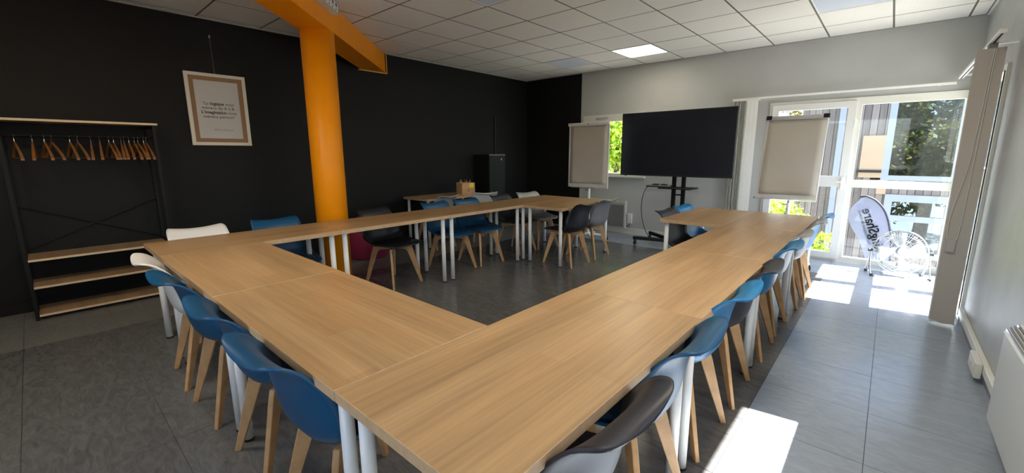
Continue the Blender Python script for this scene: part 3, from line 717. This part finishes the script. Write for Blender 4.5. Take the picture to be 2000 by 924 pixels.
o = obj('media_box', bm, MT['bezel'], None, False, (SX-.24, SY-.02, .894)); o.rotation_euler = (0, 0, .15); tag(o, 'flat black media box lying on the left end of the stand shelf', 'media box')
bm = bmesh.new(); cpts = [(-1.585, 5.63, .915), (-1.66, 5.62, .88), (-1.70, 5.62, .82), (-1.735, 5.62, .68), (-1.735, 5.62, .50), (-1.70, 5.62, .33), (-1.64, 5.61, .20), (-1.56, 5.60, .12), (-1.48, 5.60, .115)]
tube(bm, catmull(cpts, 4), .0055, 7); o = obj('power_cable', bm, MT['rubber'], None, True); tag(o, 'black cable hanging in a loop from the stand shelf to its foot', 'cable')

# ------------------------------------------------------------------ flip charts
def flip_chart(name_loc, W2, Hh, ztop, tilt, label, paper_mat, rz=0, edge=.025, marks=()):
    t = thing('flip_chart', label, 'flip chart', (name_loc[0], name_loc[1], 0), rz, 'flip charts by the back wall')
    R = Matrix.Rotation(-tilt, 4, 'X'); R.translation = Vector((0, 0, ztop))
    def put(n_, bm, m_, par=None, sm=False):
        for v in bm.verts: v.co = R @ v.co
        return obj(n_, bm, m_, par or t, sm)
    b_ = put('board', bevel(box(-W2, W2, -.008, .012, -Hh, 0), .004, 1), MT['board'])
    bm = bmesh.new(); nx, nz = 10, 18
    vv = [[bm.verts.new((-W2+edge+(2*W2-2*edge)*i/nx, -.014-.010*math.exp(-((i/nx-.12)**2+(k_/nz-.06)**2)*25)-.004*math.sin(i*.9+k_*.4)*(1-k_/nz), -Hh+.06+(Hh-.10)*k_/nz)) for i in range(nx+1)] for k_ in range(nz+1)]
    for a in range(nz):
        for c_ in range(nx): bm.faces.new((vv[a][c_], vv[a][c_+1], vv[a+1][c_+1], vv[a+1][c_]))
    r_ = bmesh.ops.extrude_face_region(bm, geom=bm.faces[:])
    for v in [g_ for g_ in r_['geom'] if isinstance(g_, bmesh.types.BMVert)]: v.co.y = -.009
    put('paper_pad', fix(bm), paper_mat, None, True)
    put('clamp_bar', bevel(box(-W2-.004, W2+.004, -.034, -.006, -.045, .004), .006, 2), MT['board'] if edge > .03 else MT['alu'])
    if edge <= .03:
        for s in (-1, 1): put('clamp_cap', box(s*(W2-.02)-.028, s*(W2-.02)+.028, -.037, -.003, -.040, .007), MT['black_metal'])
    else: put('clamp_button', box(-.012, .012, -.038, -.034, -.028, -.014), MT['frame_wood'])
    put('pen_tray', box((-W2*.75, W2*.5, -.06, -.008, -Hh-.006, -Hh), (-W2*.75, W2*.5, -.062, -.058, -Hh, -Hh+.008)) if edge > .03 else box((-W2, W2, -.07, -.008, -Hh-.006, -Hh), (-W2, W2, -.072, -.068, -Hh, -Hh+.010)), MT['alu'])
    yb = -Hh*math.cos(tilt)*0
    pb = bmesh.new(); frustum(pb, (0, .045, .075), (0, .045, ztop*.45), .022, .022, 14); obj('pole', pb, MT['white_metal'], t, False)
    pb = bmesh.new(); frustum(pb, (0, .045, ztop*.45), (0, .045, ztop-.25), .015, .015, 12); bx(pb, -.02, .02, .018, .06, ztop-.35, ztop-.22)
    frustum(pb, (-.02, .045, ztop*.45-.02), (-.06, .045, ztop*.45-.02), .009, .014, 8); obj('inner_pole', pb, MT['alu'], t)
    for k_ in range(5):
        a = 2*PI*k_/5+.5; e = Vector((.30*math.cos(a), .045+.30*math.sin(a), .075)); s0 = Vector((0, .045, .10))
        pb = bmesh.new(); frustum(pb, s0, e, .024, .013, 8); ft = obj('foot_arm', pb, MT['white_metal'], t)
        pb = bmesh.new(); bx(pb, e.x-.007, e.x+.007, e.y-.007, e.y+.007, .04, .07); frustum(pb, e+Vector((-.016, 0, -.050)), e+Vector((.016, 0, -.050)), .025, .025, 12); obj('caster', pb, MT['rubber'], ft)
    return t
flip_chart((-2.515, 5.30), .365, 1.00, 1.852, .01, 'white flip chart with blank paper beside the black wall, left of the screen', MT['paper'], 0, .04)
f2 = flip_chart((.235, 5.30), .295, .96, 1.795, .25, 'tilted flip chart with blank paper and marker tray before the glazed door', MT['paper'], 0, .022)
mk = [(-.27, 'pen_dark', 'black marker at the left end of the tray'), (-.045, 'pen_dark', 'black marker left of the middle of the tray'), (.06, 'pen_blue', 'blue green marker in the middle of the tray'), (.13, 'pen_dark', 'black marker right of the middle of the tray'), (.18, 'pen_red', 'dark red marker near the right end of the tray'), (.215, 'pen_dark', 'rightmost black marker of the tray cluster')]
yt, zt = 5.30-math.sin(.25)*.96-.038, 1.795-.96*math.cos(.25)-.010
for x_, m_, lab in mk:
    bm = bmesh.new(); frustum(bm, (-.04, 0, 0), (.025, 0, 0), .009, .009, 10); frustum(bm, (.025, 0, 0), (.045, 0, 0), .010, .008, 10)
    o = obj('marker', bm, MT[m_]); o.location = (.235+x_, yt+.0, zt+.024); tag(o, lab+' of the tilted flip chart', 'marker', 'markers on the flip chart tray')

# ------------------------------------------------------------------ heaters, sockets, trunking
t = thing('wall_heater', 'flat electric wall heater with grey panel and white frame below the small window', 'heater', (-2.66, Y1, .10))
obj('panel', bevel(box(-.36, .345, -.085, -.02, .03, .40), .006, 2), MT['heater_grey'], t)
bm = bmesh.new()
for q_ in ((-.38, .375, -.09, -.012, .44, .475), (-.38, -.355, -.09, -.012, 0, .44), (.350, .375, -.09, -.012, 0, .44), (-.355, .35, -.05, -.012, 0, .44)): bx(bm, *q_)
obj('housing', bm, MT['heater'], t)
for k_ in range(3): obj('grille_bar', box(-.355, .35, -.088, -.080, .402+.013*k_, .409+.013*k_), MT['heater'], t)
for s in (-.3, .3): obj('bracket', box(s-.02, s+.02, -.02, 0, .05, .1), MT['heater'], t)
o = obj('junction_box', bevel(box(-2.262, -2.185, Y1-.05, Y1-.0005, .185, .36), .005, 1), MT['white_plastic']); tag(o, 'white junction box on the wall right of the grey panel heater', 'junction box')
bm = bmesh.new(); tube(bm, [(-2.225, Y1-.03, .185), (-2.235, Y1-.03, .14), (-2.27, Y1-.04, .13), (-2.29, Y1-.04, .14)], .006, 6); o = obj('heater_cable', bm, MT['rubber'], None, True); tag(o, 'short black cable between junction box and panel heater', 'cable')

t = thing('convector_heater', 'large white convector heater with top grille low on the right wall', 'heater', (X1, 1.79, .09))
obj('housing', bevel(box(-.088, -.015, -.69, .69, .0, .46), .006, 2), MT['heater'], t)
bm = bmesh.new(); prism(bm, [(-.092, -.69, .455), (-.04, -.69, .505), (-.015, -.69, .505), (-.015, -.69, .455)], (0, 1.38, 0)); obj('top_cover', fix(bm), MT['heater'], t)
for k_ in range(4):
    s = .012+.010*k_; obj('grille_bar', box(-.098+s*1.05, -.092+s*1.05, -.685, .685, .452+s*.98, .462+s*.98), MT['chrome' if k_ in (0, 3) else 'heater_grey'], t)
for s in (-.5, .5): obj('bracket', box(-.015, 0, s-.03, s+.03, .1, .3), MT['heater_grey'], t)
structure('trim_6', bevel(box(X1-.030, X1-.0005, 2.45, 4.40, .072, .125), .003, 1), MT['cream'])
t = thing('wall_socket', 'cream double wall socket on the cable trunking of the right wall', 'wall socket', (X1-.0305, 3.24, .08))
obj('socket_box', bevel(box(-.034, 0, -.12, .12, -.045, .055), .006, 2), MT['cream'], t)
for s in (-.055, .055):
    bm = bmesh.new(); frustum(bm, (-.0345, s, .005), (-.039, s, .005), .026, .024, 18); obj('socket_face', bm, MT['white_plastic'], t)

# ------------------------------------------------------------------ blinds
t = thing('vertical_blind', 'drawn back stack of beige vertical blind slats hanging at the right wall', 'blind', (1.555, 4.20, 0))
for k_ in range(9):
    y_ = .012*k_; obj('slat', box(-.072, .072, y_, y_+.004, .03, 2.13), MT['fabric_slat'], t)
obj('slat_hanger', box(-.02, .025, .0, .10, 2.13, 2.165), MT['heater_grey'], t)
bm = bmesh.new(); cp = [(.01, -.012, 2.12), (.0, -.014, 1.6), (-.015, -.014, 1.25), (-.055, -.016, .95), (-.06, -.016, .75), (-.03, -.016, .70), (.0, -.014, .74), (.01, -.014, 1.0), (.015, -.012, 1.6), (.02, -.012, 2.12)]
tube(bm, catmull(cp, 4), .0022, 5); obj('pull_cord', bm, MT['white_plastic'], t, True)
obj('cord_weight', box(-.055, -.005, -.024, -.012, .62, .72), MT['fabric_slat'], t)
bm = bmesh.new(); tube(bm, [(-.075, -.01, .045), (0, -.012, .03), (.075, -.01, .04)], .003, 5); obj('bottom_chain', bm, MT['white_plastic'], t, True)
t = thing('blind_rail', 'white ceiling hung blind rail along the right wall window', 'blind rail', (1.555, 0, 0))
obj('rail', box(-.018, .018, 3.85, 6.19, 2.165, 2.19), MT['white_metal'], t)
obj('slot', box(-.006, .006, 3.87, 6.17, 2.1635, 2.165), MT['rubber'], t)
for y_ in (4.3, 5.2, 6.0): obj('bracket', box(.018, X1-1.555, y_-.012, y_+.012, 2.17, 2.19), MT['white_metal'], t)
t = thing('door_blind_rail', 'slim white blind rail above the glazed door on the back wall', 'blind rail', (0, Y1, 0))
obj('rail', box(-.70, 1.53, -.085, -.055, 2.115, 2.138), MT['white_metal'], t)
for x_ in (-.6, .5, 1.4): obj('bracket', box(x_-.012, x_+.012, -.055, 0, 2.118, 2.136), MT['white_metal'], t)
t = thing('vertical_blind', 'bunched cream and white vertical blind between the screen and the glazed door', 'blind', (-.53, Y1-.02, 0))
for k_ in range(9):
    x_ = -.135+.018*k_; obj('slat', box(x_, x_+.004, -.085+.006*(k_ % 2), -.012, .03, 2.10), MT['cream'] if k_ % 3 else MT['fabric_slat'], t)
for k_ in range(3): obj('slat', box(.03+.045*k_, .073+.045*k_, -.090+.004*k_, -.086+.004*k_, .03, 2.10), MT['slat_white'], t)
obj('headrail', box(-.16, .17, -.095, -.008, 2.10, 2.114), MT['white_metal'], t)

# ------------------------------------------------------------------ floor fan
t = thing('floor_fan', 'chrome floor fan with round wire cage standing before the window', 'fan', (1.29, 5.84, 0), .25)
FZ, FR = .285, .245
Rf = Matrix.Rotation(math.radians(-12), 4, 'X')
def fp(x_, y_, z_): v = Rf @ Vector((x_, y_, z_)); return (v.x, v.y, v.z+FZ)
bm = bmesh.new()
for (r_, y_) in ((FR, 0), (FR, -.02), (FR*.93, -.055), (FR*.72, -.078), (FR*.5, -.088), (FR*.28, -.09), (FR*.93, .055), (FR*.6, .085)):
    tube(bm, [fp(r_*math.cos(2*PI*k_/40), y_, r_*math.sin(2*PI*k_/40)) for k_ in range(40)], .0035 if r_ >= FR else .0014, 5, True)
obj('cage_rings', bm, MT['chrome'], t, True)
bm = bmesh.new()
for k_ in range(56):
    a = 2*PI*k_/56; c_, s_ = math.cos(a), math.sin(a); tw = lambda r_, q_: (r_*math.cos(a+q_), r_*math.sin(a+q_))
    pr = [(.045, -.092, .35), (FR*.5, -.089, .18), (FR*.93, -.056, .03), (FR, -.01, 0)]
    tube(bm, [fp(tw(r_, q_)[0], y_, tw(r_, q_)[1]) for r_, y_, q_ in pr], .0012, 4)
    if k_ % 2 == 0: tube(bm, [fp(c_*r_, y_, s_*r_) for r_, y_ in ((FR, .01), (FR*.93, .056), (.06, .09))], .0012, 4)
o = obj('cage_wires', bm, MT['chrome'], t, True); o['kind'] = 'stuff'
bm = bmesh.new(); frustum(bm, fp(0, -.096, 0), fp(0, -.088, 0), .046, .046, 24); obj('hub_badge', bm, MT['alu'], t)
bm = bmesh.new(); frustum(bm, fp(0, -.04, 0), fp(0, .15, 0), .052, .060, 20); obj('motor', bm, MT['alu'], t)
for k_ in range(4):
    bm = bmesh.new(); A = []
    for i in range(7):
        r_ = .04+.175*i/6
        for w_ in (-.38, -.19, 0, .19, .38):
            sp = w_*(1.0+.3*i/6); aa = 2*PI*k_/4+sp+.3*i/6
            A.append(bm.verts.new(fp(r_*math.cos(aa), -.02+.05*w_-.01*math.cos(w_*4), r_*math.sin(aa))))
    for i in range(6):
        for q_ in range(4): bm.faces.new((A[i*5+q_], A[i*5+q_+1], A[i*5+q_+6], A[i*5+q_+5]))
    r_ = bmesh.ops.extrude_face_region(bm, geom=bm.faces[:])
    for v in [g_ for g_ in r_['geom'] if isinstance(g_, bmesh.types.BMVert)]: v.co.y += .0015
    obj('blade', fix(bm), MT['alu'], t, True)
bm = bmesh.new()
for s in (-1, 1):
    tube(bm, catmull([(s*.262, 0, FZ), (s*.262, -.03, .14), (s*.255, -.10, .018), (s*.20, -.13, .012), (0, -.135, .012)], 4), .008, 7)
    tube(bm, catmull([(s*.262, 0, FZ), (s*.262, .04, .14), (s*.25, .12, .012), (s*.18, .15, .012), (0, .15, .012)], 4), .008, 7)
obj('stand', bm, MT['chrome'], t, True)
for s in (-1, 1):
    bm = bmesh.new(); frustum(bm, (s*.245, 0, FZ), (s*.285, 0, FZ), .016, .020, 12); obj('tilt_knob', bm, MT['rubber'], t)
    for y_ in (-.105, .125):
        bm = bmesh.new(); bx(bm, s*.252-.013, s*.252+.013, y_-.013, y_+.013, 0, .026); obj('foot', bm, MT['rubber'], t)

# ------------------------------------------------------------------ outside
structure('trim_7', box(-14, 14, Y1+.12, 30, -1.35, -1.2), MT['paving'])
structure('trim_8', box(X1+.2, 16, -14, Y1+.1, -1.35, -1.2), MT['paving'])
# facing building with timber cladding and white framed glazing
t = thing('facing_building', 'building opposite with weathered grey timber cladding and white framed windows', 'building', (0, 10.5, 0))
px = -1.2; k_ = 0
pm = mesh_of('cladding_board', box(-.5, .5, 0, .03, -.5, .5), MT['cladding'])
def board(x0, x1, z0, z1): inst('cladding_board', pm, t, ((x0+x1)/2, rnd.uniform(-.012, .0), (z0+z1)/2), (0, 0, 0), (x1-x0-.008, 1, z1-z0))
bw = .115; x_ = -.45
while x_ < .78: board(x_, x_+bw, -1.2, 3.2); x_ += bw
while x_ < 3.1:
    board(x_, x_+bw, .585, .86)
    if x_ < .97: board(x_, x_+bw, 1.72, 3.2)
    board(x_, x_+bw, -1.2, -.62)
    if x_ < 1.08: board(x_, x_+bw, -.62, .585)
    x_ += bw
obj('beige_panel', box((.62, .97, -.03, -.015, .90, 1.72), (.93, 1.08, -.03, -.015, .585, .86)), MT['beige'], t)
obj('dark_rail', box(.60, .97, -.05, -.03, 1.0, 1.05), MT['bezel'], t)
f_ = bmesh.new()
for q_ in ((.97, 1.08, .86, 3.0), (1.95, 2.05, .95, 3.0), (1.08, 3.1, .86, .95), (3.0, 3.1, .95, 3.0)): bx(f_, q_[0], q_[1], -.03, .05, q_[2], q_[3])
wf = obj('window_frame', f_, MT['far_frame'], t)
obj('pane', box((1.08, 1.95, .0, .006, .95, 3.0)), MT['glass_far'], wf); obj('pane', box((2.05, 3.0, .0, .006, .95, 3.0)), MT['glass_far'], wf)
f_ = bmesh.new()
for q_ in ((1.08, 3.1, .45, .585), (1.08, 1.20, -.62, .45), (1.20, 3.1, .07, .18), (1.95, 2.18, -.62, .07), (1.95, 2.18, .18, .45), (1.2, 1.95, -.62, -.5), (2.18, 3.1, -.62, -.5)): bx(f_, q_[0], q_[1], -.03, .05, q_[2], q_[3])
wf = obj('window_frame', f_, MT['far_frame'], t)
for q_ in ((1.2, 1.95, .18, .45), (2.18, 3.1, .18, .45), (1.2, 1.95, -.5, .07), (2.18, 3.1, -.5, .07)): obj('pane', box(q_[0], q_[1], 0, .006, q_[2], q_[3]), MT['glass_far'], wf)
obj('core_wall', box((-.45, .79, .07, .2, -1.2, 3.2), (.79, 3.1, .07, .2, .585, .86), (.79, .97, .07, .2, .86, 3.2), (.79, 3.1, .07, .2, -1.2, -.62), (.79, 1.08, .07, .2, -.62, .585)), MT['rubber'], t)
obj('corner_post', box((.20, .30, -.08, .0, -1.2, 3.2)), MT['far_frame'], t)
# shrubs and trees
def leaves(n_, rad, size, seed, sq=1.0):
    r = random.Random(seed); bm = bmesh.new()
    lumps = [(Vector((r.gauss(0, .5), r.gauss(0, .5), r.gauss(0, .45)*sq))*rad*.8, rad*r.uniform(.3, .55)) for _ in range(14)]
    for i in range(n_):
        c_, lr = r.choice(lumps); d = Vector((r.gauss(0, 1), r.gauss(0, 1), r.gauss(0, 1))).normalized()
        p = c_+d*lr*r.uniform(.75, 1.05); q_ = Quaternion(Vector((r.gauss(0, 1), r.gauss(0, 1), r.gauss(0, 1))).normalized(), r.uniform(0, 6.28))
        s = size*r.uniform(.6, 1.3)
        vs = [bm.verts.new(p+q_ @ Vector(v)*s) for v in ((0, 0, 0), (.35, .5, .08), (0, 1.1, 0), (-.35, .5, .08))]
        bm.faces.new((vs[0], vs[1], vs[2])); bm.faces.new((vs[0], vs[2], vs[3]))
    return bm
def plant(name, label, cat, loc, rad, n_, size, m_, seed, h, grp=None):
    t = thing(name, label, cat, loc, 0, grp)
    bm = bmesh.new(); r = random.Random(seed+99)
    frustum(bm, (0, 0, 0), (.05*rad, 0, h), .06*rad+.02, .03*rad+.012, 8)
    for k_ in range(6):
        a = r.uniform(0, 6.28); frustum(bm, (.03*rad, 0, h*.75), (rad*.6*math.cos(a), rad*.6*math.sin(a), h+rad*r.uniform(-.1, .5)), .025*rad+.006, .008*rad+.003, 6)
    obj('trunk', bm, MT['bark'], t)
    o = obj('foliage', leaves(n_, rad, size, seed), m_, t, False, (0, 0, h)); o['kind'] = 'stuff'
plant('garden_shrub', 'yellow green shrub outside the left side of the glazed door', 'shrub', (-.42, 8.3, -1.2), .62, 2600, .075, MT['leaf_bright'], 3, 1.35)
plant('garden_shrub', 'low yellow green shrub outside the foot of the glazed door', 'shrub', (.28, 7.55, -1.2), .42, 1800, .06, MT['leaf_bright'], 4, .82)
plant('garden_tree', 'sunlit bright green tree filling the small window between flip chart and screen', 'tree', (-3.9, 8.7, -1.2), 1.35, 7000, .11, MT['leaf_bright'], 5, 2.9)
plant('garden_tree', 'tree with green and ochre leaves seen through the glazing of the opposite building', 'tree', (1.9, 15.6, -1.2), 2.5, 20000, .14, MT['leaf_dark'], 6, 3.3)  # placed behind the glazing in place of foliage mirrored in it
plant('garden_tree', 'dark green tree with ochre leaves behind the opposite building, low right', 'tree', (5.6, 13.4, -1.2), 1.6, 8000, .12, MT['leaf_dark'], 8, 1.4)  # second stand-in for foliage reflected in the far panes
# feather flag, seen from its reverse side: the print reads mirrored
t = thing('feather_flag', 'white feather flag with dark curved edge and mirrored lettering outside the window', 'flag', (0, 8.3, -1.2))
sil_l = [(.80, 1.86), (.70, 1.72), (.66, 1.56), (.72, 1.38), (.84, 1.18), (.93, .95), (1.00, .70), (1.08, .40)]
sil_r = [(.86, 1.90), (.98, 1.84), (1.10, 1.70), (1.18, 1.50), (1.235, 1.25), (1.26, 1.0), (1.27, .70), (1.27, .40)]
L_ = catmull(sil_l, 4); R_ = catmull(sil_r, 4); bm = bmesh.new()
va = [(bm.verts.new((a[0], 0, a[1])), bm.verts.new(((a[0]+b[0])/2, .012*math.sin(i*.5), (a[1]+b[1])/2)), bm.verts.new((b[0], 0, b[1]))) for i, (a, b) in enumerate(zip(L_, R_))]
for A, B in zip(va, va[1:]):
    for k_ in range(2): bm.faces.new((A[k_], A[k_+1], B[k_+1], B[k_]))
r_ = bmesh.ops.extrude_face_region(bm, geom=bm.faces[:])
for v in [g_ for g_ in r_['geom'] if isinstance(g_, bmesh.types.BMVert)]: v.co.y += .003
fc = obj('flag_cloth', fix(bm), MT['banner'], t)
bm = bmesh.new(); tube(bm, [(.78, .002, 1.88)]+[(x_, .002, z_) for x_, z_ in R_]+[(1.27, .002, 0.02)], .016, 8); obj('flag_pole', bm, MT['banner_edge'], t, True)
bm = bmesh.new(); lathe(bm, [(.20, 0), (.20, .04), (.05, .07)], 20, (1.27, 0, 0)); obj('flag_base', bm, MT['banner_edge'], t)
def flag_text(s, size, m_, top, ang, bold):
    tb = text_bm(s, size, ext=.001, bold=bold); a, c_ = width(tb)
    D = Vector((math.sin(ang), 0, -math.cos(ang)))      # from the last letter down to the first
    Nn = Vector((math.cos(ang), 0, math.sin(ang)))
    for v in tb.verts:
        u = c_-v.co.x; v.co = Vector((top[0], -.016, top[1]))+D*u+Nn*(v.co.y-size*.35)*1
    obj('flag_lettering', fix(tb), m_, fc)
flag_text('kingShare', .185, MT['banner_ink'], (.885, 1.70), .36, .003)
flag_text('Votre espace de travail', .062, MT['banner_ink2'], (.80, 1.66), .34, 0)
